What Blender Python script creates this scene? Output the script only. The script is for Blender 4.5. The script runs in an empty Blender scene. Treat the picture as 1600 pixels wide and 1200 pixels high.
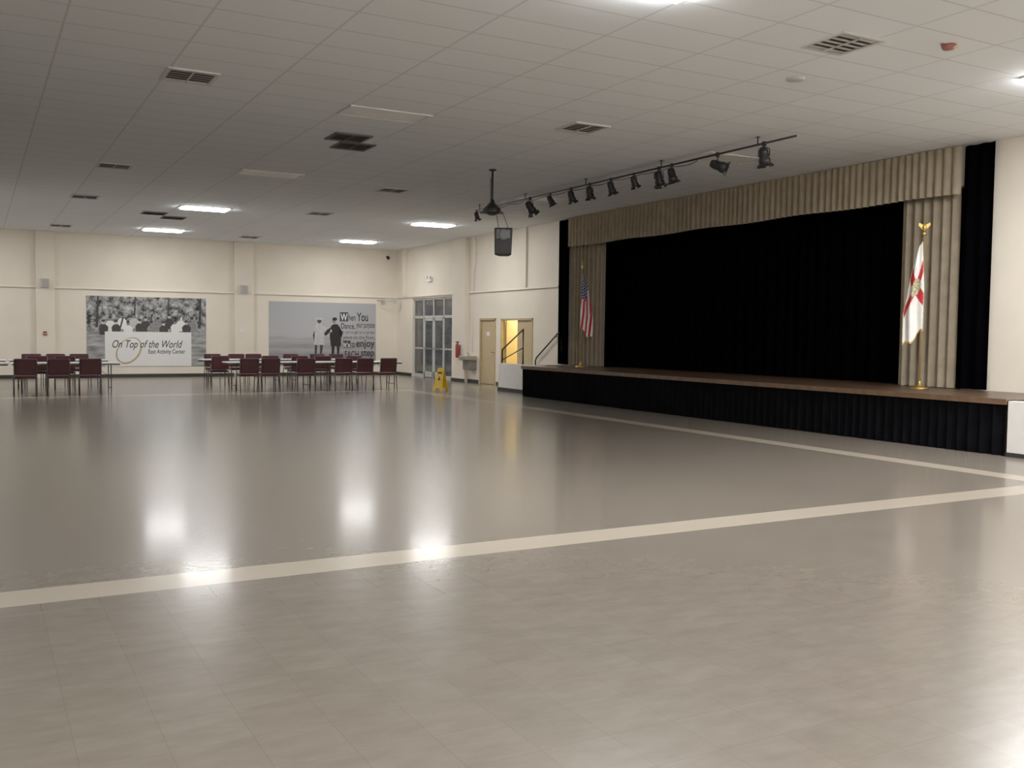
import bpy, math, random
from mathutils import Vector, Matrix
random.seed(4)
scene=bpy.context.scene
scene.view_settings.view_transform='Standard'
scene.view_settings.gamma=1.15
COL=scene.collection
H=4.62; XR=13.85; YF=34.0; XL=-12.0; YB=-9.0

# ------------------------------------------------------------ materials
MATS={}
def mat(name,col,rough=0.6,metal=0.0,spec=0.5,var=0.06,scale=6.0,bump=0.0,emis=None,estr=0.0,coat=0.0,alpha=1.0):
    if name in MATS: return MATS[name]
    m=bpy.data.materials.new(name); m.use_nodes=True
    nt=m.node_tree; b=nt.nodes['Principled BSDF']
    tc=nt.nodes.new('ShaderNodeTexCoord'); nz=nt.nodes.new('ShaderNodeTexNoise')
    nz.inputs['Scale'].default_value=scale; nz.inputs['Detail'].default_value=4
    nt.links.new(tc.outputs['Object'],nz.inputs['Vector'])
    r=nt.nodes.new('ShaderNodeValToRGB')
    c=[max(0,x) for x in col]
    r.color_ramp.elements[0].position=0.3; r.color_ramp.elements[1].position=0.7
    r.color_ramp.elements[0].color=(c[0]*(1-var),c[1]*(1-var),c[2]*(1-var),1)
    r.color_ramp.elements[1].color=(min(1,c[0]*(1+var)),min(1,c[1]*(1+var)),min(1,c[2]*(1+var)),1)
    nt.links.new(nz.outputs['Fac'],r.inputs['Fac']); nt.links.new(r.outputs['Color'],b.inputs['Base Color'])
    b.inputs['Roughness'].default_value=rough; b.inputs['Metallic'].default_value=metal
    b.inputs['Specular IOR Level'].default_value=spec
    b.inputs['Coat Weight'].default_value=coat
    if bump>0:
        bp=nt.nodes.new('ShaderNodeBump'); bp.inputs['Strength'].default_value=bump; bp.inputs['Distance'].default_value=0.01
        nt.links.new(nz.outputs['Fac'],bp.inputs['Height']); nt.links.new(bp.outputs['Normal'],b.inputs['Normal'])
    if emis: 
        b.inputs['Emission Color'].default_value=(*emis,1); b.inputs['Emission Strength'].default_value=estr
    MATS[name]=m; return m

def band(nt,sock,a,b):
    g=nt.nodes.new('ShaderNodeMath'); g.operation='GREATER_THAN'; g.inputs[1].default_value=a; nt.links.new(sock,g.inputs[0])
    l=nt.nodes.new('ShaderNodeMath'); l.operation='LESS_THAN'; l.inputs[1].default_value=b; nt.links.new(sock,l.inputs[0])
    m=nt.nodes.new('ShaderNodeMath'); m.operation='MULTIPLY'; nt.links.new(g.outputs[0],m.inputs[0]); nt.links.new(l.outputs[0],m.inputs[1])
    return m.outputs[0]
def math2(nt,op,a,b):
    m=nt.nodes.new('ShaderNodeMath'); m.operation=op
    for i,v in enumerate((a,b)):
        if v is None: continue
        if isinstance(v,(int,float)): m.inputs[i].default_value=v
        else: nt.links.new(v,m.inputs[i])
    return m.outputs[0]
def mixc(nt,fac,a,b):
    m=nt.nodes.new('ShaderNodeMix'); m.data_type='RGBA'
    if isinstance(fac,(int,float)): m.inputs[0].default_value=fac
    else: nt.links.new(fac,m.inputs[0])
    for i,v in ((6,a),(7,b)):
        if isinstance(v,tuple): m.inputs[i].default_value=(*v,1)
        else: nt.links.new(v,m.inputs[i])
    return m.outputs[2]
def gridline(nt,sock,off,pitch,w):
    s=math2(nt,'SUBTRACT',sock,off); d=math2(nt,'DIVIDE',s,pitch); f=math2(nt,'FRACT',d,None)
    c=math2(nt,'SUBTRACT',f,0.5); a=math2(nt,'ABSOLUTE',c,None)
    return math2(nt,'GREATER_THAN',a,0.5-w/pitch/2)

def floor_mat():
    m=bpy.data.materials.new('vinyl_tile_floor'); m.use_nodes=True; nt=m.node_tree; b=nt.nodes['Principled BSDF']
    tc=nt.nodes.new('ShaderNodeTexCoord'); sp=nt.nodes.new('ShaderNodeSeparateXYZ'); nt.links.new(tc.outputs['Object'],sp.inputs[0])
    x,y=sp.outputs[0],sp.outputs[1]
    mp=nt.nodes.new('ShaderNodeMapping'); mp.inputs['Scale'].default_value=(2.2,5.0,1); mp.inputs['Rotation'].default_value=(0,0,0.5)
    nt.links.new(tc.outputs['Object'],mp.inputs[0])
    n1=nt.nodes.new('ShaderNodeTexNoise'); n1.inputs['Scale'].default_value=2.0; n1.inputs['Detail'].default_value=5; n1.inputs['Roughness'].default_value=.6
    nt.links.new(mp.outputs[0],n1.inputs['Vector'])
    r=nt.nodes.new('ShaderNodeValToRGB'); r.color_ramp.elements[0].position=.3; r.color_ramp.elements[1].position=.72
    r.color_ramp.elements[0].color=(.163,.139,.114,1); r.color_ramp.elements[1].color=(.198,.171,.143,1)
    nt.links.new(n1.outputs['Fac'],r.inputs['Fac'])
    sn=nt.nodes.new('ShaderNodeVectorMath'); sn.operation='SNAP'; sn.inputs[1].default_value=(.305,.305,10)
    nt.links.new(tc.outputs['Object'],sn.inputs[0])
    wn=nt.nodes.new('ShaderNodeTexWhiteNoise'); nt.links.new(sn.outputs[0],wn.inputs['Vector'])
    tv=math2(nt,'MULTIPLY',wn.outputs['Value'],.12)
    c1=mixc(nt,tv,r.outputs['Color'],(.10,.08,.06))
    g=math2(nt,'MAXIMUM',gridline(nt,x,0,.305,.005),gridline(nt,y,0,.305,.005))
    gf=math2(nt,'MULTIPLY',g,.22)
    c2=mixc(nt,gf,c1,(.08,.065,.05))
    s1=math2(nt,'MULTIPLY',band(nt,y,6.03,6.39),band(nt,x,-9.0,12.0))
    s2=math2(nt,'MULTIPLY',band(nt,x,10.12,10.46),band(nt,y,-5,24.6))
    s3=math2(nt,'MULTIPLY',band(nt,y,24.3,24.6),band(nt,x,-9.0,10.46))
    s=math2(nt,'MAXIMUM',s1,math2(nt,'MAXIMUM',s2,s3))
    c3=mixc(nt,math2(nt,'MULTIPLY',s,.92),c2,(.42,.365,.295))
    nt.links.new(c3,b.inputs['Base Color'])
    b.inputs['Roughness'].default_value=.27
    b.inputs['Specular IOR Level'].default_value=.5
    b.inputs['Coat Weight'].default_value=.3
    b.inputs['Coat Roughness'].default_value=.12
    return m
def ceil_mat():
    m=bpy.data.materials.new('acoustic_tile_ceiling'); m.use_nodes=True; nt=m.node_tree; b=nt.nodes['Principled BSDF']
    tc=nt.nodes.new('ShaderNodeTexCoord'); sp=nt.nodes.new('ShaderNodeSeparateXYZ'); nt.links.new(tc.outputs['Object'],sp.inputs[0])
    x,y=sp.outputs[0],sp.outputs[1]
    n=nt.nodes.new('ShaderNodeTexNoise'); n.inputs['Scale'].default_value=60; n.inputs['Detail'].default_value=3
    nt.links.new(tc.outputs['Object'],n.inputs['Vector'])
    sn=nt.nodes.new('ShaderNodeVectorMath'); sn.operation='SNAP'; sn.inputs[1].default_value=(1.22,.61,10)
    ad=nt.nodes.new('ShaderNodeVectorMath'); ad.operation='SUBTRACT'; ad.inputs[1].default_value=(4.49,24.895,0)
    nt.links.new(tc.outputs['Object'],ad.inputs[0]); nt.links.new(ad.outputs[0],sn.inputs[0])
    wn=nt.nodes.new('ShaderNodeTexWhiteNoise'); nt.links.new(sn.outputs[0],wn.inputs['Vector'])
    c0=mixc(nt,n.outputs['Fac'],(.82,.85,.88),(.88,.91,.94))
    c1=mixc(nt,math2(nt,'MULTIPLY',wn.outputs['Value'],.12),c0,(.70,.72,.75))
    g=math2(nt,'MAXIMUM',gridline(nt,x,4.49,1.22,.026),gridline(nt,y,24.895,.61,.026))
    c2=mixc(nt,math2(nt,'MULTIPLY',g,.42),c1,(.45,.45,.46))
    nt.links.new(c2,b.inputs['Base Color']); b.inputs['Roughness'].default_value=.85; b.inputs['Specular IOR Level'].default_value=.2
    return m

cream=mat('cream_wall_paint',(.82,.745,.63),.55,var=.03,scale=1.5)
cream2=mat('cream_trim_paint',(.85,.785,.68),.5,var=.02)
white=mat('white_wall_paint',(.82,.80,.76),.55,var=.03)
dkbase=mat('dark_vinyl_base',(.03,.026,.024),.5)
blackcloth=mat('black_velvet',(.0010,.0010,.0015),1,spec=.0,var=.3,scale=3)
skirtcloth=mat('black_skirt_cloth',(.003,.003,.004),.9,spec=.05,var=.3,scale=4)
tancloth=mat('tan_curtain_cloth',(.28,.23,.165),.85,spec=.2,var=.12,scale=5)
tanval=mat('tan_valance_cloth',(.33,.27,.19),.85,spec=.2,var=.12,scale=5)
wood=mat('stage_wood',(.07,.04,.024),.35,var=.3,scale=3)
woodedge=mat('stage_edge_wood',(.14,.08,.045),.4,var=.25,scale=8)
blk=mat('black_metal',(.012,.012,.013),.4,var=.1)
blkp=mat('black_plastic',(.02,.02,.022),.5)
greyp=mat('grey_grille',(.22,.22,.23),.5)
chrome=mat('brushed_steel',(.55,.55,.55),.3,metal=1)
alum=mat('aluminium_frame',(.60,.59,.57),.45,metal=.3)
glass=mat('dark_glass',(.055,.06,.065),.08,spec=.9,var=.5,scale=1.1)
tandoor=mat('tan_door_paint',(.54,.42,.24),.45,var=.04)
tanframe=mat('tan_frame_paint',(.48,.37,.21),.45)
burg=mat('burgundy_vinyl',(.065,.010,.016),.55,var=.15,scale=20)
chairmetal=mat('chair_frame_metal',(.10,.09,.09),.35,metal=.7)
tabletop=mat('white_laminate',(.80,.79,.76),.3,var=.02)
tableleg=mat('table_leg_metal',(.10,.10,.10),.4,metal=.5)
gold=mat('gold_metal',(.75,.50,.15),.3,metal=.9)
polewood=mat('flagpole_brass',(.55,.38,.15),.35,metal=.6)
fred=mat('flag_red',(.55,.02,.03),.8); fwhite=mat('flag_white',(.85,.83,.81),.8); fblue=mat('flag_blue',(.02,.03,.14),.8); fseal=mat('flag_seal',(.45,.43,.28),.8,var=.5,scale=30)
yellow=mat('yellow_plastic',(.85,.52,.01),.4)
redp=mat('red_paint',(.34,.03,.025),.45)
ventp=mat('vent_paint',(.62,.61,.59),.5)
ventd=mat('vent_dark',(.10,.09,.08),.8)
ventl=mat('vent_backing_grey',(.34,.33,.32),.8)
ventdd=mat('vent_dark_metal',(.13,.125,.12),.7)  # dark metal for frames and louvers of the return air grilles
diffoff=mat('troffer_diffuser_off',(.90,.90,.89),.4)
diffon=mat('troffer_diffuser_lit',(.9,.9,.9),.5,emis=(1,.985,.96),estr=47)
diffnear=mat('troffer_diffuser_bright',(.9,.9,.9),.5,emis=(1,.985,.96),estr=138)
yellowwall=mat('yellow_paint',(.80,.68,.22),.6)
mwhite=mat('print_white',(.80,.80,.79),.6,var=.01)
mblack=mat('print_black',(.012,.012,.012),.6)
mg1=mat('print_dark_grey',(.04,.04,.04),.6,var=.4,scale=25)
mg2=mat('print_mid_grey',(.22,.22,.22),.6,var=.35,scale=20)
mg3=mat('print_light_grey',(.52,.52,.52),.6,var=.25,scale=18)
mtan=mat('print_tan',(.48,.36,.20),.6)
mdkbrown=mat('print_charcoal',(.04,.035,.03),.6)

# ------------------------------------------------------------ mesh builder
class MB:
    def __init__(s): s.v=[];s.f=[];s.m=[];s.sm=[]
    def box(s,lo,hi,mi=0,M=None):
        b=len(s.v)
        for z in (lo[2],hi[2]):
            for (x,y) in ((lo[0],lo[1]),(hi[0],lo[1]),(hi[0],hi[1]),(lo[0],hi[1])):
                p=Vector((x,y,z)); s.v.append(M@p if M else p)
        for q in ((3,2,1,0),(4,5,6,7),(0,1,5,4),(1,2,6,5),(2,3,7,6),(3,0,4,7)):
            s.f.append([b+i for i in q]); s.m.append(mi); s.sm.append(False)
        return s
    def tube(s,pts,r,mi=0,n=8,cap=True):
        pts=[Vector(p) for p in pts]; rings=[]
        rr=r if isinstance(r,(list,tuple)) else [r]*len(pts)
        for i,p in enumerate(pts):
            if i==0: d=pts[1]-p
            elif i==len(pts)-1: d=p-pts[i-1]
            else: d=(pts[i+1]-p).normalized()+(p-pts[i-1]).normalized()
            d.normalize(); up=Vector((0,0,1)) if abs(d.z)<.9 else Vector((1,0,0))
            a=d.cross(up).normalized(); c=d.cross(a).normalized()
            b=len(s.v); rings.append(b)
            for k in range(n):
                t=2*math.pi*k/n; s.v.append(p+(a*math.cos(t)+c*math.sin(t))*rr[i])
        for i in range(len(pts)-1):
            for k in range(n):
                k2=(k+1)%n
                s.f.append([rings[i]+k,rings[i]+k2,rings[i+1]+k2,rings[i+1]+k]); s.m.append(mi); s.sm.append(True)
        if cap:
            s.f.append([rings[0]+k for k in range(n)][::-1]); s.m.append(mi); s.sm.append(False)
            s.f.append([rings[-1]+k for k in range(n)]); s.m.append(mi); s.sm.append(False)
        return s
    def lathe(s,prof,mi=0,n=16,M=None):
        rings=[]
        for r,z in prof:
            rings.append(len(s.v))
            for k in range(n):
                t=2*math.pi*k/n; p=Vector((r*math.cos(t),r*math.sin(t),z)); s.v.append(M@p if M else p)
        for i in range(len(prof)-1):
            for k in range(n):
                k2=(k+1)%n
                s.f.append([rings[i]+k,rings[i]+k2,rings[i+1]+k2,rings[i+1]+k]); s.m.append(mi); s.sm.append(True)
        s.f.append([rings[0]+k for k in range(n)][::-1]); s.m.append(mi); s.sm.append(False)
        s.f.append([rings[-1]+k for k in range(n)]); s.m.append(mi); s.sm.append(False)
        return s
    def quad(s,ps,mi=0):
        b=len(s.v); s.v+= [Vector(p) for p in ps]; s.f.append(list(range(b,b+len(ps)))); s.m.append(mi); s.sm.append(False); return s
    def grid(s,fn,nu,nv,mf=None):
        b=len(s.v)
        for j in range(nv+1):
            for i in range(nu+1): s.v.append(Vector(fn(i/nu,j/nv)))
        for j in range(nv):
            for i in range(nu):
                a=b+j*(nu+1)+i
                s.f.append([a,a+1,a+nu+2,a+nu+1]); s.m.append(mf((i+.5)/nu,(j+.5)/nv) if mf else 0); s.sm.append(True)
        return s
    def obj(s,name,mats,parent=None,loc=(0,0,0),bevel=0,rot=None):
        me=bpy.data.meshes.new(name); me.from_pydata([tuple(v) for v in s.v],[],s.f)
        for m in (mats if isinstance(mats,(list,tuple)) else [mats]): me.materials.append(m)
        for p,mi,sm in zip(me.polygons,s.m,s.sm): p.material_index=mi; p.use_smooth=sm
        me.update()
        o=bpy.data.objects.new(name,me); COL.objects.link(o); o.location=loc
        if rot: o.rotation_euler=rot
        if parent: o.parent=parent
        if bevel:
            md=o.modifiers.new('bevel','BEVEL'); md.width=bevel; md.segments=3; md.limit_method='ANGLE'
        return o
def boxo(name,lo,hi,m,parent=None,bevel=0,loc=(0,0,0)):
    return MB().box(lo,hi).obj(name,m,parent,loc,bevel)
def struct(o,label=None):
    o['kind']='structure'
    if label: o['label']=label; 
    return o
def thing(o,label,cat,group=None):
    o['label']=label; o['category']=cat
    if group: o['group']=group
    return o
def root(name,loc,label,cat,group=None,rotz=0):
    e=bpy.data.objects.new(name,None); e.empty_display_size=.2; COL.objects.link(e); e.location=loc; e.rotation_euler=(0,0,rotz)
    return thing(e,label,cat,group)
def dup(o,loc=None,rotz=None,parent=None,label=None):
    c=o.copy(); COL.objects.link(c)
    if loc is not None: c.location=loc
    if rotz is not None: c.rotation_euler=(0,0,rotz)
    if parent is not None: c.parent=parent; c.matrix_parent_inverse=o.matrix_parent_inverse.copy()
    if label: c['label']=label
    for ch in list(o.children): dup(ch,parent=c)
    return c

# ------------------------------------------------------------ room shell
fl=struct(boxo('floor',(XL,YB,-.2),(17.5,YF+.3,0),floor_mat()))
ce=struct(boxo('ceiling',(XL,YB,H),(17.5,YF+.3,H+.2),ceil_mat()))
struct(boxo('wall_back',(XL-.2,YB-.2,0),(XR+.2,YB,H),cream))
struct(boxo('wall_left',(XL-.2,YB-.2,0),(XL,YF+.2,H),cream))
struct(MB().box((XL-.2,YF,0),(XR+.2,YF+.2,H)).obj('wall_far',cream))
w=MB()
X1=XR+.2
for y0,y1,z0,z1 in [(YB,10.15,0,H),(10.15,21.95,4.0,H),(21.95,23.84,0,H),(23.84,25.75,2.02,H),(25.75,26.08,0,H),(26.08,27.15,2.04,H),(27.15,29.11,0,H),(29.11,32.49,2.79,H),(32.49,YF+.2,0,H)]:
    w.box((XR,y0,z0),(X1,y1,z1))
struct(w.obj('wall_right',cream))
struct(MB().box((15.6,9.9,0),(15.8,22.2,H)).box((X1,9.9,0),(15.6,10.1,H)).box((X1,22.0,0),(15.6,22.2,H)).obj('wall_stage_recess',mat('dark_recess_paint',(.03,.03,.03),.9)))
struct(MB().box((16.0,23.3,0),(16.15,26.0,2.8)).box((X1,23.2,0),(16.15,23.35,2.8)).box((X1,25.95,0),(16.15,26.02,2.8)).box((X1,23.2,2.7),(16.15,26.0,2.8)).obj('wall_corridor',yellowwall))
pl=bpy.data.lights.new('corridor_lamp_glow','POINT'); pl.energy=130; pl.color=(1,.95,.8); pl.shadow_soft_size=.2
po=bpy.data.objects.new('corridor_lamp_glow',pl); COL.objects.link(po); po.location=(15.1,25.0,2.4)
t=1
def trim(lo,hi,m=cream2,name=None,bev=.006):
    global t
    o=struct(boxo(name or 'trim_%d'%t,lo,hi,m,bevel=bev)); t+=1; return o
for a,b in ((XL,1.70),(2.24,7.83),(8.49,XR)):
    trim((a,YF-.05,2.84),(b,YF,2.89))
trim((XR-.05,22.45,2.84),(XR,27.88,2.89)); trim((XR-.05,28.96,2.84),(XR,YF-.05,2.89))
for a,b in ((-4.6,-4.0),(1.70,2.24),(7.83,8.49)):
    trim((a,YF-.12,0),(b,YF,H),cream,bev=.01)
trim((XR-.14,27.95,0),(XR,28.9,H),cream,bev=.01)
trim((XR-.06,24.2,2.89),(XR,24.32,H),cream,bev=.005)
trim((XR-.16,33.0,2.9),(XR,33.12,H),cream,bev=.005)
def bb(name,lo,hi): struct(boxo(name,lo,hi,dkbase))
for i,(a,b) in enumerate(((XL,1.70),(2.24,7.83),(8.49,XR))): bb('baseboard_far' if i==0 else 'baseboard_far.%03d'%i,(a,YF-.02,0),(b,YF,.11))
for i,(a,b) in enumerate(((YB,8.1),(22.0,23.78),(25.81,26.02),(27.21,27.95),(28.9,29.05),(32.55,YF))):
    bb('baseboard_right' if i==0 else 'baseboard_right.%03d'%i,(XR-.02,a,0),(XR,b,.11))
bb('baseboard_pilaster',(XR-.16,27.94,0),(XR-.14,28.91,.11))

g=MB(); y0,y1,zt=29.11,32.49,2.79; n=4; wd=(y1-y0)/n
X=XR+.06
g.box((X,y0,zt-.07),(X+.09,y1,zt)); g.box((X,y0,2.08),(X+.09,y1,2.17))
for i in range(5):
    yy=y0+i*wd; a=max(y0,yy-.035); b=min(y1,yy+.035); g.box((X,a,0),(X+.09,b,zt))
fr=g.obj('door_1',alum,bevel=.004); struct(fr)
MB().box((X+.035,y0+.03,2.17),(X+.05,y1-.03,zt-.07)).obj('transom_glass',glass,fr)
for i in range(4):
    a=y0+i*wd+.035; b=a+wd-.07
    if i in (1,2):
        d=MB().box((X+.01,a,0.02),(X+.06,a+.07,2.08)).box((X+.01,b-.07,.02),(X+.06,b,2.08)).box((X+.01,a,1.99),(X+.06,b,2.08)).box((X+.01,a,.02),(X+.06,b,.22)).obj('door_leaf',alum,fr,bevel=.003)
        MB().box((X+.03,a+.07,.22),(X+.04,b-.07,1.99)).obj('pane',glass,d)
        MB().box((X-.05,a+.05,1.0),(X-.02,b-.05,1.05)).box((X-.04,a+.06,1.01),(X+.01,a+.1,1.04)).box((X-.04,b-.1,1.01),(X+.01,b-.06,1.04)).obj('push_bar',chrome,d)
    else:
        MB().box((X+.03,a,.0),(X+.045,b,2.08)).obj('side_pane',glass,fr)
        MB().box((X+.01,a,0),(X+.07,b,.12)).box((X+.01,a,1.0),(X+.07,b,1.05)).obj('sill_rail',alum,fr)
d=struct(boxo('door_2',(XR+.04,26.14,.01),(XR+.09,27.09,1.98),tandoor,bevel=.004))
MB().box((XR-.015,26.08,0),(XR+.12,26.14,2.04)).box((XR-.015,27.09,0),(XR+.12,27.15,2.04)).box((XR-.015,26.08,1.98),(XR+.12,27.15,2.04)).obj('door_frame',tanframe,d,bevel=.004)
MB().tube([(XR+.04,26.24,1.0),(XR-.03,26.24,1.0)],.012).tube([(XR-.03,26.24,1.0),(XR-.03,26.37,1.0)],.012).obj('handle',chrome,d)
MB().box((XR+.03,26.55,1.5),(XR+.04,26.75,1.62)).obj('door_plate',white,d)
d=struct(boxo('door_3',(XR+.04,23.9,.01),(XR+.09,24.82,1.96),tandoor,bevel=.004))
MB().box((XR-.015,23.84,0),(XR+.12,23.9,2.02)).box((XR-.015,25.69,0),(XR+.12,25.75,2.02)).box((XR-.015,23.84,1.96),(XR+.12,25.75,2.02)).obj('door_frame',tanframe,d,bevel=.004)
MB().box((XR+.12,25.62,.01),(XR+1.0,25.67,1.96)).obj('open_leaf',tandoor,d,bevel=.004)
MB().tube([(XR+.04,24.72,1.0),(XR-.03,24.72,1.0)],.012).tube([(XR-.03,24.72,1.0),(XR-.03,24.6,1.0)],.012).obj('handle',chrome,d)

# ------------------------------------------------------------ ceiling lights
def troffer(x,y,lit,label):
    r=root('ceiling_light',(x,y,H),label,'ceiling light','recessed ceiling lights')
    f=MB(); a,b=.605,.305
    f.box((-a,-b,-.015),(a,-b+.035,0)).box((-a,b-.035,-.015),(a,b,0)).box((-a,-b+.035,-.015),(-a+.035,b-.035,0)).box((a-.035,-b+.035,-.015),(a,b-.035,0))
    f.obj('light_frame',mat('troffer_frame',(.75,.75,.73),.4),r)
    dz=-.045 if lit else -.012
    m=MB(); A,B=a-.035,b-.035; A2,B2=A-.03,B-.03
    m.v=[Vector(p) for p in [(-A2,-B2,dz),(A2,-B2,dz),(A2,B2,dz),(-A2,B2,dz),(-A,-B,-.001),(A,-B,-.001),(A,B,-.001),(-A,B,-.001)]]
    m.f=[[3,2,1,0],[4,5,6,7],[0,1,5,4],[1,2,6,5],[2,3,7,6],[3,0,4,7]]; m.m=[0]*6; m.sm=[False]*6
    m.obj('diffuser',(diffnear if lit==2 else diffon) if lit else diffoff,r)
for x,y in [(5.1,25.2),(5.1,31.3),(11.35,25.2),(11.35,31.3),(-1.1,25.2),(-1.1,31.3)]: troffer(x,y,1,'white rectangular recessed ceiling light, switched on')
for x,y in [(5.1,6.95),(5.1,.8),(11.35,.8),(11.35,6.95),(-1.1,.8),(5.1,-5.3),(11.35,-5.3),(-1.1,-5.3)]: troffer(x,y,2,'white rectangular recessed ceiling light, switched on')
for x,y in [(5.1,19.05),(11.35,13.0),(5.1,13.0),(11.35,19.05)]: troffer(x,y,0,'white rectangular recessed ceiling light, switched off')

def vent(x,y,s=.3,rz=0,dark=False,label='square louvred air vent in the tiled ceiling'):
    r=root('air_vent',(x,y,H),label,'air vent','ceiling air vents',rz)
    f=MB()
    f.box((-s,-s,-.02),(s,-s+.045,0)).box((-s,s-.045,-.02),(s,s,0)).box((-s,-s+.045,-.02),(-s+.045,s-.045,0)).box((s-.045,-s+.045,-.02),(s,s-.045,0))
    f.obj('vent_frame',ventp if not dark else ventdd,r)
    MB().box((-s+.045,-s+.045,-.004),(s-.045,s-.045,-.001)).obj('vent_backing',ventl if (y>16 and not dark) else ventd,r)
    l=MB(); n=5; w=(2*s-.09)/n
    for i in range(n):
        yy=-s+.045+w*(i+.5)
        l.quad([(-s+.045,yy-w*.42,-.020),(-s+.045,yy+w*.30,-.010),(s-.045,yy+w*.30,-.010),(s-.045,yy-w*.42,-.020)])
    l.box((-.01,-s+.045,-.026),(.01,s-.045,-.018))
    l.obj('louvers',ventp if not dark else ventdd,r)
for x,y in [(2.32,12.3),(2.34,19.7),(7.92,12.25),(7.95,7.36),(7.9,19.7),(2.28,24.6),(2.29,31.8),(7.86,24.6),(7.88,32.0)]: vent(x,y)
for x,y in [(5.2,14.8),(5.5,15.45),(4.17,27.0),(4.79,27.8)]: vent(x,y,label='dark slatted return air grille in the tiled ceiling',dark=True)
o=thing(MB().lathe([(.11,0),(.11,-.012),(.085,-.018),(.02,-.02)],n=24).obj('ceiling_speaker',ventp,None,(8.58,8.64,H)),'round flush ceiling speaker with a white grille','speaker')
o=thing(MB().lathe([(.075,0),(.075,-.02),(.06,-.045),(.02,-.05)],n=20).box((-.11,-.02,-.012),(.11,.02,-.002)).obj('smoke_detector',mat('red_brown_plastic',(.34,.12,.09),.5),None,(8.95,6.84,H)),'small red fire alarm device on the ceiling','fire alarm')

# ------------------------------------------------------------ stage
st=root('stage',(12.0,14.65,0),'low wooden stage with black pleated skirting and brown wooden edge','stage')
hw=6.55
MB().box((.06,-hw+.03,0),(1.84,hw-.03,.70)).box((1.84,-4.48,0),(3.58,7.28,.70)).obj('stage_body',mat('dark_plywood',(.05,.03,.02),.7),st)
MB().box((0,-hw,.70),(1.84,hw,.755)).box((1.84,-4.48,.70),(3.58,7.28,.755)).obj('stage_floor',wood,st)
MB().box((-.02,-hw,.69),(0,hw,.765)).obj('edge_trim',woodedge,st)
def wavy(y0,y1,z0,z1,x,amp,lam,seed=0,nz=6,flare=.0,hem=0):
    rnd=random.Random(seed); ph=[rnd.uniform(0,6.28) for _ in range(4)]
    nu=max(8,int((y1-y0)/lam*8))
    def fn(u,v):
        y=y0+(y1-y0)*u; z=z1+(z0-z1)*v
        p=2*math.pi*y/lam+1.3*math.sin(y*1.7+ph[0])+.8*math.sin(y*4.1+ph[1])
        a=amp*(.75+.25*math.sin(y*3.3+ph[2])+flare*v)
        zz=z+hem*math.sin(y*2.3+ph[3])*v
        return (x-a*math.sin(p)-a*.3*math.sin(2*p+ph[3]),y+.2*a*math.cos(p),zz)
    return MB().grid(fn,nu,nz)
wavy(-hw,hw,.005,.70,.02,.022,.16,3,nz=3,flare=.5).obj('skirt',skirtcloth,st)
def curt(name,y0,y1,z0,z1,x,amp,lam,m,label,seed,hem=0,flare=.2):
    o=wavy(y0,y1,z0,z1,x,amp,lam,seed,nz=8,flare=flare,hem=hem).obj(name,m)
    return thing(o,label,'curtain')
curt('stage_curtain',10.2,20.9,.765,4.5,14.35,.05,.3,blackcloth,'closed black velvet main curtain across the stage',1)
curt('stage_curtain',20.22,21.80,.765,4.2,13.85,.05,.17,tancloth,'tan pleated side curtain beside the black stage curtain and striped flag',2)
curt('stage_curtain',10.25,11.36,.765,4.2,13.85,.05,.17,tancloth,'tan pleated side curtain hanging behind the white and red flag',3)
curt('stage_curtain',21.84,22.40,.77,H-.02,13.77,.03,.22,blackcloth,'narrow black curtain leg covering the end of the stage opening',4)
curt('stage_curtain',9.62,10.16,.77,H-.02,13.76,.03,.24,blackcloth,'tall narrow black curtain leg against the cream wall',5)
curt('stage_valance',10.16,21.76,3.85,H-.01,13.66,.028,.15,tanval,'long tan pleated valance along the top of the stage',6,hem=.012,flare=.5)
sw=root('stage_steps',(12.6,21.22,0),'white painted stage steps with cheek wall and black handrails','stairs')
MB().box((0,0,0),(.14,2.34,.76)).obj('cheek_wall',white,sw,bevel=.005)
MB().box((-.015,0,0),(0,2.35,.1)).box((-.015,2.34,0),(.14,2.355,.1)).obj('base_strip',dkbase,sw)
s=MB()
s.box((.14,0,0),(1.24,.75,.755))
for i in range(4): s.box((.14,.75+i*.3,0),(1.24,1.05+i*.3,.604-i*.151))
s.obj('steps',mat('step_carpet',(.10,.07,.05),.9),sw)
MB().tube([(.07,1.1,.76),(.07,1.1,1.68),(.07,2.25,1.13),(.07,2.25,.76)],.024).tube([(.07,1.1,1.2),(.07,2.2,.86)],.015).obj('handrail',blk,sw)
MB().tube([(1.18,.95,1.1),(1.18,1.0,1.62),(1.18,1.15,1.6),(1.18,2.3,.9),(1.18,2.35,.8),(1.18,2.3,.02)],.022).tube([(1.18,1.3,1.5),(1.25,1.3,1.5)],.012).obj('handrail',blk,sw)
sw2=root('stage_steps',(12.0,4.9,0),'white cheek wall of the stage steps with dark base strip','stairs')
MB().box((0,0,0),(.14,3.18,.74)).obj('cheek_wall',white,sw2,bevel=.005)
MB().box((-.015,0,0),(0,3.18,.06)).obj('base_strip',dkbase,sw2)
s=MB()
s.box((.14,2.4,0),(1.82,3.18,.755))
for i in range(4): s.box((.14,2.1-i*.3,0),(1.82,2.4-i*.3,.604-i*.151))
s.obj('steps',mat('step_carpet',(.10,.07,.05),.9),sw2)
MB().tube([(1.76,2.6,1.6),(1.76,2.3,1.6),(1.76,1.0,.9)],.022).tube([(1.76,2.5,1.6),(1.84,2.5,1.6)],.012).obj('handrail',blk,sw2)

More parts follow.
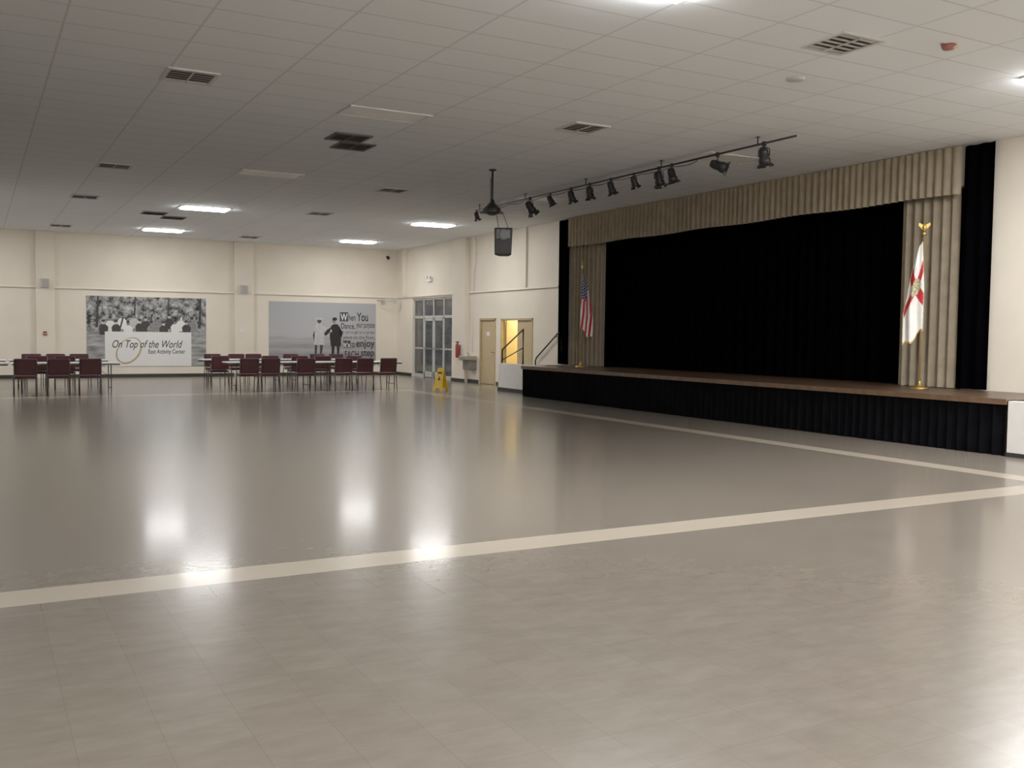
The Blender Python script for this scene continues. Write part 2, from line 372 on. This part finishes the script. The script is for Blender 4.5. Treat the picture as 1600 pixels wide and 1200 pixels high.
# ------------------------------------------------------------ flags
def flag(loc,label,kind,ang):
    r=root('flag',loc,label,'flag',rotz=ang)
    MB().lathe([(.14,0),(.14,.02),(.10,.035),(.04,.06),(.025,.12),(.018,.13)],n=20).obj('stand',gold,r)
    MB().tube([(0,0,.1),(0,0,2.42)],.014).obj('pole',polewood,r)
    if kind=='us':
        MB().lathe([(.0,2.42),(.02,2.43),(.032,2.46),(.032,2.49),(.015,2.53),(.006,2.62),(.0,2.66)],n=12).obj('finial',gold,r)
    else:
        e=MB().lathe([(.0,2.42),(.03,2.44),(.035,2.47),(.02,2.5)],n=12)
        e.lathe([(.0,2.49),(.03,2.52),(.035,2.56),(.02,2.61),(.0,2.63)],n=10)
        for sg in (-1,1): e.quad([(0,sg*.02,2.52),(0,sg*.09,2.60),(0,sg*.08,2.64),(0,sg*.02,2.60)])
        e.obj('eagle_finial',gold,r)
    L=1.66; top=2.34
    def fn(u,v):
        w=.06+.25*min(1,v*1.5)**.8
        yy=.045*min(1,v*2)-(.015+w*u)
        x=.035+.045*math.sin(u*11+v*1.2)*(.3+u)*(.35+.65*min(1,v*2))
        if kind=='us': x=-x
        z=top-v*L*(1-.16*(1-u)) - .10*u*(1-v)
        if v>.9: z+=.05*math.sin(u*9)*(v-.9)*10
        return (x,yy,z)
    if kind=='us':
        def mf(u,v):
            if v<.44 and u*.55+v<.72:
                a=(u*7)%1; b=(v*20+(.5 if int(u*7)%2 else 0))%1
                return 1 if (abs(a-.5)<.24 and abs(b-.5)<.24) else 2
            return 0 if int((u*1.0+v*.45)*6.5)%2 else 1
    else:
        def mf(u,v):
            if u<.04 or u>.97: return 3
            if ((v-.46)/.09)**2+((u-.5)/.28)**2<1: return 3
            d1=abs((v-.46)*1.35-(u-.5)*.55)
            d2=abs((v-.46)*1.35+(u-.5)*.55)
            return 0 if min(d1,d2)<.10 else 1
    MB().grid(fn,60,90,mf).obj('flag_cloth',[fred,fwhite,fblue,fseal],r)
    if kind!='us':
        MB().grid(lambda u,v:(fn(u,1)[0],fn(u,1)[1],fn(u,1)[2]-.03*v),20,1).obj('fringe',gold,r)
flag((13.22,20.35,.755),'flag with red and white stripes and blue canton on brass pole','us',math.radians(50)+math.pi*0)
flag((13.2,10.42,.755),'white flag with red diagonal cross on a gold eagle-topped pole','fl',math.radians(215))

# ------------------------------------------------------------ lighting pipe and spotlights
PX,PZ=10.57,4.50
pipe=root('lighting_pipe',(PX,16,PZ),'long black lighting pipe hung just below the ceiling','pipe')
MB().tube([(0,-5.4,0),(0,5.0,0)],.017).obj('pipe_rail',blk,pipe)
for y in (-4.6,-2.2,.2,2.6,4.8):
    MB().tube([(0,y,0),(0,y,H-PZ)],.01).tube([(0,y,H-PZ-.01),(0,y,H-PZ)],.035).obj('hanger',blk,pipe)
cb=[]
for i in range(90):
    y=5.0-8.2*i/89; cb.append((.02*math.sin(i*.9),y,-.03-.03*abs(math.sin(i*.35))))
MB().tube(cb,.007,n=5).obj('cable',blk,pipe)
def spot(y,sc,tilt,az,label='black stage spotlight clamped under the lighting pipe'):
    r=root('stage_spotlight',(PX,y,PZ),label,'stage light','spotlights along the ceiling pipe'); r.scale=(sc,)*3
    MB().box((-.03,-.025,-.05),(.03,.025,.03)).tube([(0,0,-.05),(0,0,-.09)],.012).obj('clamp',blk,r,bevel=.004)
    R=Matrix.Rotation(az,4,'Z')
    y_=MB(); pts=[(0,-.105,-.22),(0,-.105,-.11),(0,-.07,-.085),(0,.07,-.085),(0,.105,-.11),(0,.105,-.22)]
    y_.tube([R@Vector(p) for p in pts],.009,n=6); y_.obj('yoke',blk,r)
    M=Matrix.Translation((0,0,-.2))@R@Matrix.Rotation(tilt,4,'Y')
    b=MB().lathe([(.035,.14),(.065,.12),(.08,.06),(.085,-.05),(.1,-.07),(.1,-.15)],n=18,M=M)
    for k in range(3): b.lathe([(.088,.05-.03*k),(.088,.04-.03*k)],n=18,M=M)
    b.obj('housing',blk,r)
    bd=MB()
    for a in range(4):
        Q=M@Matrix.Rotation(a*math.pi/2,4,'Z')
        bd.quad([Q@Vector(p) for p in ((.1,-.07,-.15),(.1,.07,-.15),(.13,.08,-.20),(.13,-.08,-.20))])
    bd.obj('barn_doors',blk,r)
    MB().lathe([(.085,-.151),(.05,-.156),(.01,-.158)],n=16,M=M).obj('lens',mat('lens_glass',(.2,.2,.22),.15),r)
for y,sc,tl,az in [(20.95,.6,-.4,.3),(18.39,.95,-.7,.2),(17.54,.68,-.5,-.3),(16.73,.75,-.4,.1),(16.06,.76,-.3,.4),(15.33,.75,-.4,0),(14.6,.66,-.5,.2),(13.86,.85,-.5,.5),(13.5,.8,-.3,-.2),(12.32,.9,-1.2,-.7),(11.26,.9,-.3,.3)]:
    spot(y,sc,tl,az)

hs=root('hanging_speaker',(8.52,16.24,H),'black loudspeaker hung from a ceiling pole with mounting bracket','speaker')
hs.rotation_euler=(0,0,math.radians(-29))
MB().lathe([(.07,0),(.07,-.02),(.03,-.03)],n=16).tube([(0,0,-.02),(0,0,-.72)],.018).tube([(-.03,0,-.15),(-.03,0,-.6)],.008).obj('pole',blk,hs)
b=MB()
b.lathe([(.03,-.55),(.05,-.62),(.16,-.72),(.17,-.80),(.05,-.85)],n=6)
b.box((-.22,-.05,-.82),(.20,.05,-.78)).tube([(-.05,0,-.62),(-.2,0,-.8)],.01)
b.obj('mounting_bracket',blk,hs,bevel=.004)
MB().tube([(.08,0,-.82),(.12,0,-1.08)],.006).tube([(.2,0,-.80),(.3,0,-1.08)],.006).obj('safety_cable',blk,hs)
c=MB(); x0,x1=.05,.39
v=[(x0,-.17,-1.6),(x1-.02,-.17,-1.6),(x1-.07,.15,-1.6),(x0+.07,.15,-1.6),(x0-.01,-.17,-1.09),(x1,-.17,-1.09),(x1-.07,.15,-1.09),(x0+.07,.15,-1.09)]
c.v=[Vector(p) for p in v]; c.f=[[3,2,1,0],[4,5,6,7],[0,1,5,4],[1,2,6,5],[2,3,7,6],[3,0,4,7]]; c.m=[0]*6; c.sm=[False]*6
c.obj('cabinet',blkp,hs,bevel=.02)
MB().box((x0+.02,-.185,-1.57),(x1-.03,-.172,-1.32)).obj('grille',mat('speaker_grille',(.05,.05,.055),.6,var=.5,scale=90),hs,bevel=.004)
M=Matrix.Translation(((x0+x1)/2,-.172,-1.22))@Matrix.Rotation(math.pi/2,4,'X')
MB().lathe([(.10,0),(.10,.02),(.05,.005),(.02,.004)],n=20,M=M).box((x0+.04,-.18,-1.29),(x0+.1,-.172,-1.13)).box((x1-.1,-.18,-1.29),(x1-.05,-.172,-1.13)).obj('horn',greyp,hs)

# ------------------------------------------------------------ chairs
ch0=root('banquet_chair',(1.02,25.2,0),'burgundy padded stacking chair with dark metal frame at a white table','chair','burgundy chairs around the folding tables')
MB().box((-.225,-.20,.40),(.225,.24,.47)).obj('seat',burg,ch0,bevel=.025)
bk=MB()
R=Matrix.Translation((0,-.22,.50))@Matrix.Rotation(math.radians(8),4,'X')
bk.box((-.225,-.03,-.02),(.225,.03,.37),M=R)
bk.obj('backrest',burg,ch0,bevel=.025)
for sx in (-1,1):
    MB().tube([(sx*.235,-.30,0),(sx*.235,-.225,.42),(sx*.235,-.235,.55),(sx*.235,-.275,.86)],.012,n=6).obj('leg',chairmetal,ch0)
    MB().tube([(sx*.235,.27,0),(sx*.235,.20,.41)],.012,n=6).obj('leg',chairmetal,ch0)
MB().tube([(-.235,-.225,.41),(.235,-.225,.41)],.01,n=6).tube([(-.235,.20,.40),(.235,.20,.40)],.01,n=6).tube([(-.235,-.225,.41),(-.235,.2,.40)],.01,n=6).tube([(.235,-.225,.41),(.235,.2,.40)],.01,n=6).obj('seat_frame',chairmetal,ch0)
front=[(1.72,25.2),(2.41,25.22),(6.13,25.15),(6.71,25.25),(7.63,25.2),(8.65,25.2),(9.25,25.22),(9.90,25.15)]
for x,y in front: dup(ch0,(x,y,0),random.uniform(-.06,.06))
mid=[(1.38,27.75),(2.05,27.75),(5.96,27.75),(7.36,27.75),(8.2,27.7),(8.91,27.75),(9.86,27.75)]
for x,y in mid: dup(ch0,(x,y,0),random.uniform(-.06,.06))
rear=[(1.38,29.5),(1.98,29.5),(2.58,29.5),(6.23,29.5),(6.92,29.5),(7.45,29.55),(8.6,29.5),(9.46,29.5),(10.08,29.5)]
for x,y in rear: dup(ch0,(x,y,0),math.pi+random.uniform(-.06,.06))

tb=root('folding_table',(1.96,26.0,0),'long white laminate folding table with dark metal legs','table','white folding tables')
L=1.21
MB().box((-L,-.38,.715),(L,.38,.745)).obj('tabletop',tabletop,tb,bevel=.008)
MB().box((-L+.03,-.34,.68),(L-.03,-.31,.715)).box((-L+.03,.31,.68),(L-.03,.34,.715)).obj('apron_rail',tableleg,tb)
for sx in (-1,1):
    x=sx*.98
    for sy in (-1,1): MB().tube([(x,sy*.29,.0),(x,sy*.29,.70)],.014,n=6).obj('leg',tableleg,tb)
    MB().tube([(x,-.29,.12),(x,.29,.12)],.01,n=6).tube([(x,0,.4),(x-sx*.45,0,.69)],.008,n=6).tube([(x,-.29,.4),(x,.29,.4)],.01,n=6).obj('leg_brace',tableleg,tb)
for x,y in [(-.5,26.0),(6.97,26.0),(9.43,26.0),(1.98,28.6),(-.48,28.6),(6.85,28.6),(9.3,28.6)]: dup(tb,(x,y,0))

# ------------------------------------------------------------ wet floor sign
ws=root('wet_floor_sign',(10.93,23.7,0),'yellow folding plastic caution sign standing on the floor','safety sign',rotz=math.radians(-60))
for sg in (-1,1):
    R=Matrix.Rotation(sg*math.radians(14),4,'X')
    M=Matrix.Translation((0,0,.63))@R@Matrix.Translation((0,0,-.64))
    p=MB(); 
    def tp(x,z,y): return M@Vector((x,y,z))
    pts=[(-.15,.0),(-.08,0),(-.06,.09),(.06,.09),(.08,0),(.15,0),(.10,.60),(.05,.64),(-.05,.64),(-.10,.60)]
    for yy in (-.008,.008):
        for x,z in pts: p.v.append(tp(x,z,yy))
    k=len(pts); b=0
    p.f.append([b+i for i in range(k)]); p.m.append(0); p.sm.append(False)
    p.f.append([b+k+i for i in range(k)][::-1]); p.m.append(0); p.sm.append(False)
    for i in range(k): p.f.append([b+i,b+(i+1)%k,b+k+(i+1)%k,b+k+i]); p.m.append(0); p.sm.append(False)
    pn=p.obj('panel',yellow,ws)
    q=MB()
    for yo in (-.0095,.0095):
        q.quad([tp(-.05,.30,yo),(tp(.05,.30,yo)),tp(0,.42,yo)])
        q.quad([tp(-.075,.48,yo),tp(.075,.48,yo),tp(.07,.53,yo),tp(-.07,.53,yo)])
    q.obj('warning_symbol',blkp,pn)

# ------------------------------------------------------------ wall items
wf=root('drinking_fountain',(XR,27.55,0),'stainless steel wall-mounted drinking fountain','drinking fountain')
MB().box((-.42,-.25,.72),(0,.25,.86)).obj('basin',chrome,wf,bevel=.03)
MB().box((-.30,-.2,.42),(0,.2,.72)).obj('housing',mat('fountain_grey',(.25,.24,.23),.4,metal=.4),wf,bevel=.02)
MB().tube([(-.12,.12,.86),(-.12,.12,.93),(-.2,.08,.95)],.012).obj('spout',chrome,wf)
fe=root('fire_extinguisher',(XR-.14-.10,28.25,0),'red fire extinguisher hung on the cream pilaster','fire extinguisher')
MB().lathe([(.03,.78),(.065,.80),(.07,.86),(.07,1.10),(.055,1.17),(.025,1.22)],n=16).obj('cylinder',redp,fe)
MB().tube([(0,0,1.22),(0,0,1.28)],.018).box((-.07,-.015,1.27),(.05,.015,1.30)).tube([(0,.02,1.25),(-.02,.09,1.18),(-.02,.09,.95)],.01).obj('valve',blk,fe)
MB().box((.07,-.05,.9),(.10,.05,1.2)).obj('bracket',chrome,fe)
ex=root('emergency_light',(XR,30.93,3.41),'white twin-head emergency light fixed to the cream wall','emergency light')
MB().box((-.08,-.17,-.07),(0,.17,.07)).obj('housing',white,ex,bevel=.01)
for sy in (-1,1):
    M=Matrix.Translation((-.08,sy*.12,.09))@Matrix.Rotation(-math.pi/2,4,'Y')
    MB().lathe([(.03,-.03),(.06,.03),(.055,.045)],n=14,M=M).obj('lamp_head',mwhite,ex)
for x in (1.97,8.15):
    r=root('wall_speaker',(x,YF-.12,3.0),'small grey speaker box on the cream pilaster','speaker','pilaster speakers')
    MB().box((-.12,-.12,-.14),(.12,0,.14)).obj('speaker_case',mat('light_grey_case',(.6,.57,.52),.5),r,bevel=.015)
    MB().box((-.095,-.13,-.11),(.095,-.12,.11)).obj('grille',mat('pale_grille',(.40,.39,.37),.6),r)
fa=root('fire_alarm',(1.95,YF-.12,1.42),'small red fire alarm pull station on the pilaster','fire alarm')
MB().box((-.05,-.04,-.06),(.05,0,.06)).obj('alarm_body',redp,fa,bevel=.006)
MB().box((-.035,-.055,-.02),(.035,-.04,.0)).obj('pull_handle',mwhite,fa)
sp_=root('switch_plate',(8.1,YF-.12,1.55),'white light switch plate on the pilaster','light switch')
MB().box((-.12,-.012,-.06),(.12,0,.06)).obj('plate',mwhite,sp_,bevel=.004)
for i in range(3): MB().box((-.07+i*.06,-.022,-.02),(-.05+i*.06,-.012,.02)).obj('toggle',mwhite,sp_)
sc_=root('security_camera',(13.45,YF,4.38),'small dark security camera under the ceiling corner','camera')
MB().box((-.03,-.12,-.02),(.03,0,.02)).lathe([(.07,0),(.07,-.03),(.05,-.08),(.01,-.1)],n=14,M=Matrix.Translation((0,-.12,-.02))).obj('camera_dome',blkp,sc_)
br=root('wall_bracket',(13.3,YF,2.72),'thin grey folding mounting arm on the cream wall','bracket')
MB().box((-.08,-.03,-.12),(.08,0,.12)).tube([(0,-.03,.0),(-.35,-.3,.02),(.25,-.6,.0)],.02).box((.17,-.66,-.1),(.32,-.6,.1)).obj('arm',alum,br)
thing(MB().tube([(XR-.03,27.55,2.9),(XR-.03,27.55,3.6),(XR-.03,27.45,3.75),(XR-.03,27.45,4.6)],.018).obj('conduit',cream2),'cream painted conduit running up the wall','pipe')
thing(MB().tube([(XR-.03,27.6,.95),(XR-.03,27.6,2.8)],.01).obj('conduit',cream2),'thin cream conduit above the drinking fountain','pipe')

# ------------------------------------------------------------ murals
def text(body,x0,x1,z0,z1,m,parent,y=-.012,shear=0,bold=0,name='lettering'):
    cu=bpy.data.curves.new('t','FONT'); cu.body=body; cu.size=1; cu.shear=shear; cu.offset=bold
    o=bpy.data.objects.new('t',cu); COL.objects.link(o)
    dg=bpy.context.evaluated_depsgraph_get(); me=bpy.data.meshes.new_from_object(o.evaluated_get(dg))
    bpy.data.objects.remove(o)
    xs=[v.co.x for v in me.vertices]; ys=[v.co.y for v in me.vertices]
    ax,bx,ay,by=min(xs),max(xs),min(ys),max(ys)
    for v in me.vertices:
        u=(v.co.x-ax)/(bx-ax); w=(v.co.y-ay)/(by-ay)
        v.co=(x0+(x1-x0)*u,y,z0+(z1-z0)*w)
    me.materials.clear(); me.materials.append(m)
    o=bpy.data.objects.new(name,me); COL.objects.link(o); o.parent=parent; return o
def fan(mb,cx,cz,rx,rz,y,mi=0,n=14):
    mb.quad([(cx+rx*math.cos(2*math.pi*k/n),y,cz+rz*math.sin(2*math.pi*k/n)) for k in range(n)],mi)
def foliage_mat():
    m=bpy.data.materials.new('print_woodland'); m.use_nodes=True; nt=m.node_tree; b=nt.nodes['Principled BSDF']
    tc=nt.nodes.new('ShaderNodeTexCoord'); n=nt.nodes.new('ShaderNodeTexNoise'); n.inputs['Scale'].default_value=4.5; n.inputs['Detail'].default_value=10; n.inputs['Roughness'].default_value=.75
    nt.links.new(tc.outputs['Object'],n.inputs['Vector'])
    r=nt.nodes.new('ShaderNodeValToRGB'); r.color_ramp.elements[0].position=.42; r.color_ramp.elements[1].position=.64
    r.color_ramp.elements[0].color=(.008,.008,.008,1); r.color_ramp.elements[1].color=(.60,.60,.60,1); nt.links.new(n.outputs['Fac'],r.inputs['Fac'])
    sp=nt.nodes.new('ShaderNodeSeparateXYZ'); nt.links.new(tc.outputs['Object'],sp.inputs[0])
    n2=nt.nodes.new('ShaderNodeTexNoise'); n2.inputs['Scale'].default_value=3; n2.inputs['Detail'].default_value=4
    mp=nt.nodes.new('ShaderNodeMapping'); mp.inputs['Scale'].default_value=(.6,1,4); nt.links.new(tc.outputs['Object'],mp.inputs[0]); nt.links.new(mp.outputs[0],n2.inputs['Vector'])
    r2=nt.nodes.new('ShaderNodeValToRGB'); r2.color_ramp.elements[0].position=.3; r2.color_ramp.elements[1].position=.7
    r2.color_ramp.elements[0].color=(.12,.12,.12,1); r2.color_ramp.elements[1].color=(.5,.5,.5,1); nt.links.new(n2.outputs['Fac'],r2.inputs['Fac'])
    mr=nt.nodes.new('ShaderNodeMapRange'); mr.inputs[1].default_value=1.05; mr.inputs[2].default_value=1.25; nt.links.new(sp.outputs[2],mr.inputs[0])
    c=mixc(nt,mr.outputs[0],r2.outputs['Color'],r.outputs['Color']); nt.links.new(c,b.inputs['Base Color']); b.inputs['Roughness'].default_value=.6
    return m
W1=3.74;H1=2.29
mu=MB().box((0,-.01,0),(W1,0,H1)).obj('wall_mural',foliage_mat(),None,(3.16,YF,.35)); thing(mu,'black and white photo mural of people in woodland, white name panel','mural')
sx,sz=.0202,.0212
P=lambda u,v:((u-135)*sx,(572-v)*sz)
random.seed(11)
for u,wd in ((150,2),(206,1.6),(258,1.5),(309,2.2)):
    q=MB(); x,z=P(u,512); q.quad([(x-wd*sx,-.0112,z),(x+wd*sx,-.0112,z),(x+wd*.6*sx+.05,-.0112,H1),(x-wd*.6*sx+.05,-.0112,H1)],0)
    q.obj('printed_tree_trunk',mg1,mu)
us=[160,170,179,188,197,206,215,224,233,243,252,261,270,279,288,297]
for i,u in enumerate(us):
    q=MB(); back=i%2
    v=(496 if back else 504)+random.uniform(-3,3); x,z=P(u,v)
    mi=random.choice((1,2,2,3,0) if not back else (0,3,1,2)); yo=-.0116-i*.00005-(0 if back else .0009)
    q.quad([(x-.11,yo,z-.42),(x+.12,yo,z-.42),(x+.15,yo,z-.16),(x+.07,yo,z-.07),(x-.07,yo,z-.07),(x-.14,yo,z-.16)],mi)
    fan(q,x,z,.05,.07,yo-.00002,1 if mi==0 else 3); fan(q,x,z+.045,.055,.045,yo-.00004,0,10)
    if i in (2,7,12): q.quad([(x+.10,yo-.0001,z-.2),(x+.16,yo-.0001,z-.16),(x+.24,yo-.0001,z+.17),(x+.19,yo-.0001,z+.18)],mi)
    q.obj('printed_person',[mg1,mg3,mwhite,mg2],mu)
a,b=P(162,572); c,d=P(296,518)
MB().box((a,-.0148,0.01),(c,-.0140,d)).obj('name_panel',mwhite,mu)
x,z=P(198,547); sw_=MB(); nsg=44; pts=[]
for k in range(nsg+1):
    t_=2*math.pi*k/nsg*1.02+1.9; ex_=.36*math.cos(t_); ez=.42*math.sin(t_); pts.append((x+ex_+.28*ez,z+ez))
bb_=len(sw_.v)
for k,(px,pz) in enumerate(pts):
    wv=.010+.022*abs(math.sin(math.pi*k/nsg)); dx,dz=px-x,pz-z; l=math.hypot(dx,dz)
    sw_.v+= [Vector((px-dx/l*wv,-.0155,pz-dz/l*wv)),Vector((px+dx/l*wv,-.0155,pz+dz/l*wv))]
for k in range(nsg): i=bb_+2*k; sw_.f.append([i,i+1,i+3,i+2]); sw_.m.append(0); sw_.sm.append(False)
sw_.obj('logo_swirl',mtan,mu)
def T(body,u0,u1,v0,v1,m,**k):
    a=P(u0,v1); b=P(u1,v0); text(body,a[0],b[0],a[1],b[1],m,mu,y=-.0165,**k)
T('On Top of the World',173,282,531,546.5,mdkbrown,shear=.35,bold=.008)
T('East Activity Center',228,286,545,554,mblack,bold=.012)

def beach_mat():
    m=bpy.data.materials.new('print_beach'); m.use_nodes=True; nt=m.node_tree; b=nt.nodes['Principled BSDF']
    tc=nt.nodes.new('ShaderNodeTexCoord'); sp=nt.nodes.new('ShaderNodeSeparateXYZ'); nt.links.new(tc.outputs['Object'],sp.inputs[0])
    n=nt.nodes.new('ShaderNodeTexNoise'); n.inputs['Scale'].default_value=2.5; n.inputs['Detail'].default_value=7
    mp=nt.nodes.new('ShaderNodeMapping'); mp.inputs['Scale'].default_value=(.5,1,5); nt.links.new(tc.outputs['Object'],mp.inputs[0]); nt.links.new(mp.outputs[0],n.inputs['Vector'])
    r=nt.nodes.new('ShaderNodeValToRGB'); r.color_ramp.interpolation='LINEAR'
    e=r.color_ramp.elements; e[0].position=0; e[0].color=(.30,.30,.31,1); e[1].position=1; e[1].color=(.40,.41,.44,1)
    for p_,c_ in ((.18,.25),(.24,.38),(.30,.28),(.40,.42),(.43,.34),(.46,.46)):
        k=e.new(p_); k.color=(c_,c_,c_*1.05,1)
    d=math2(nt,'DIVIDE',sp.outputs[2],2.27); nn_=math2(nt,'MULTIPLY',math2(nt,'SUBTRACT',n.outputs['Fac'],.5),.12)
    nt.links.new(math2(nt,'ADD',d,nn_),r.inputs['Fac']); nt.links.new(r.outputs['Color'],b.inputs['Base Color']); b.inputs['Roughness'].default_value=.6
    return m
W2=3.98;H2=2.27
mu2=MB().box((0,-.01,0),(W2,0,H2)).obj('wall_mural',beach_mat(),None,(9.04,YF,.35)); thing(mu2,'grey beach photo mural of a dancing couple with black lettering','mural')
def P2(u,v):
    top=470+(u-420)*.03; bot=top+94-(u-420)*.03
    return ((u-420)*W2/166,(1-(v-top)/(bot-top))*H2)
def poly(mb,pts,y,mi=0): mb.quad([(P2(u,v)[0],y,P2(u,v)[1]) for u,v in pts],mi)
q=MB()
poly(q,[(489,507),(493,503),(499,503),(502,508),(503,520),(504,534),(488,534),(489,520)],-.0115,1)
poly(q,[(490,510),(486,520),(489,533),(492,533)],-.0114,2)
poly(q,[(489,534),(493,534),(492,549),(489,556),(486,556),(489,548)],-.0115,2)
poly(q,[(497,534),(502,534),(500,548),(501,557),(497,557),(497,548)],-.0115,2)
poly(q,[(500,507),(512,509),(516,513),(515,516),(508,513),(500,514)],-.0117,1)
x,z=P2(496,499); fan(q,x,z,.075,.09,-.0118,2); x,z=P2(496,496); fan(q,x,z,.15,.045,-.012,1)
poly(q,[(514,507),(518,504),(524,504),(528,508),(530,520),(530,536),(514,536),(512,520)],-.0116,0)
poly(q,[(515,508),(508,512),(503,518),(506,521),(512,516)],-.0119,0)
poly(q,[(515,536),(520,536),(519,549),(520,558),(516,558),(515,548)],-.0116,0)
poly(q,[(523,536),(528,536),(527,547),(532,555),(529,558),(524,548)],-.0116,0)
poly(q,[(527,508),(533,516),(531,524),(528,518)],-.0116,0)
x,z=P2(519,499); fan(q,x,z,.075,.095,-.0118,3); x,z=P2(520,496.5); fan(q,x,z,.09,.06,-.012,0)
x,z=P2(509,558.5); fan(q,x,z,.55,.03,-.0112,0)
q.obj('printed_dancers',[mblack,mg3,mg1,mg2],mu2)
def T2(body,u0,u1,v0,v1,m=mblack,**k):
    a=P2(u0,v1); b=P2(u1,v0); text(body,a[0],b[0],a[1],b[1],m,mu2,y=-.0135,**k)
def B2(u0,u1,v0,v1):
    a=P2(u0,v1); b=P2(u1,v0); MB().box((a[0],-.0125,a[1]),(b[0],-.0115,b[1])).obj('dark_word_box',mg1,mu2)
B2(528,541,487,500); T2('W',529,540,489,499,mwhite,bold=.015); T2('hen',542,553,490,499,bold=.01); T2('You',555,573,488,500,bold=.02)
T2('Dance,',530,552,503,512,bold=.012); T2('your purpose',554,584,504,512,bold=.008)
T2('is not to get on a certain',532,584,514,519.5)
T2('place on the floor.',534,584,521,526.5)
B2(533,545,528,538.5); T2("It's",534,544,530,537.5,mwhite,bold=.015); T2('to',546.5,552,530,538,bold=.01); T2('enjoy',554,584,527.5,540.5,bold=.018)
T2('EACH',536,558,543,552.5,bold=.012); T2('step',562,583,542,554,bold=.015)
T2('ALONG THE WAY',536,584,555.5,563,bold=.015)

# ------------------------------------------------------------ world & camera
wd=bpy.data.worlds.new('world'); scene.world=wd; wd.use_nodes=True
wd.node_tree.nodes['Background'].inputs[0].default_value=(.02,.025,.035,1); wd.node_tree.nodes['Background'].inputs[1].default_value=.3
yaw,pit,rol=math.radians(28.954),math.radians(2.92),math.radians(.657)
fw=Vector((math.sin(yaw),math.cos(yaw),0)); rt=Vector((math.cos(yaw),-math.sin(yaw),0)); up=Vector((0,0,1))
F=fw*math.cos(pit)-up*math.sin(pit); U=fw*math.sin(pit)+up*math.cos(pit)
R_=rt*math.cos(rol)+U*math.sin(rol); U_=U*math.cos(rol)-rt*math.sin(rol)
cam=bpy.data.cameras.new('camera'); cam.sensor_width=36; cam.lens=1518.9/1600*36; cam.clip_end=200
co=bpy.data.objects.new('camera',cam); COL.objects.link(co)
Mx=Matrix((R_,U_,-F)).transposed().to_4x4(); Mx.translation=Vector((0,0,1.55)); co.matrix_world=Mx
scene.camera=co
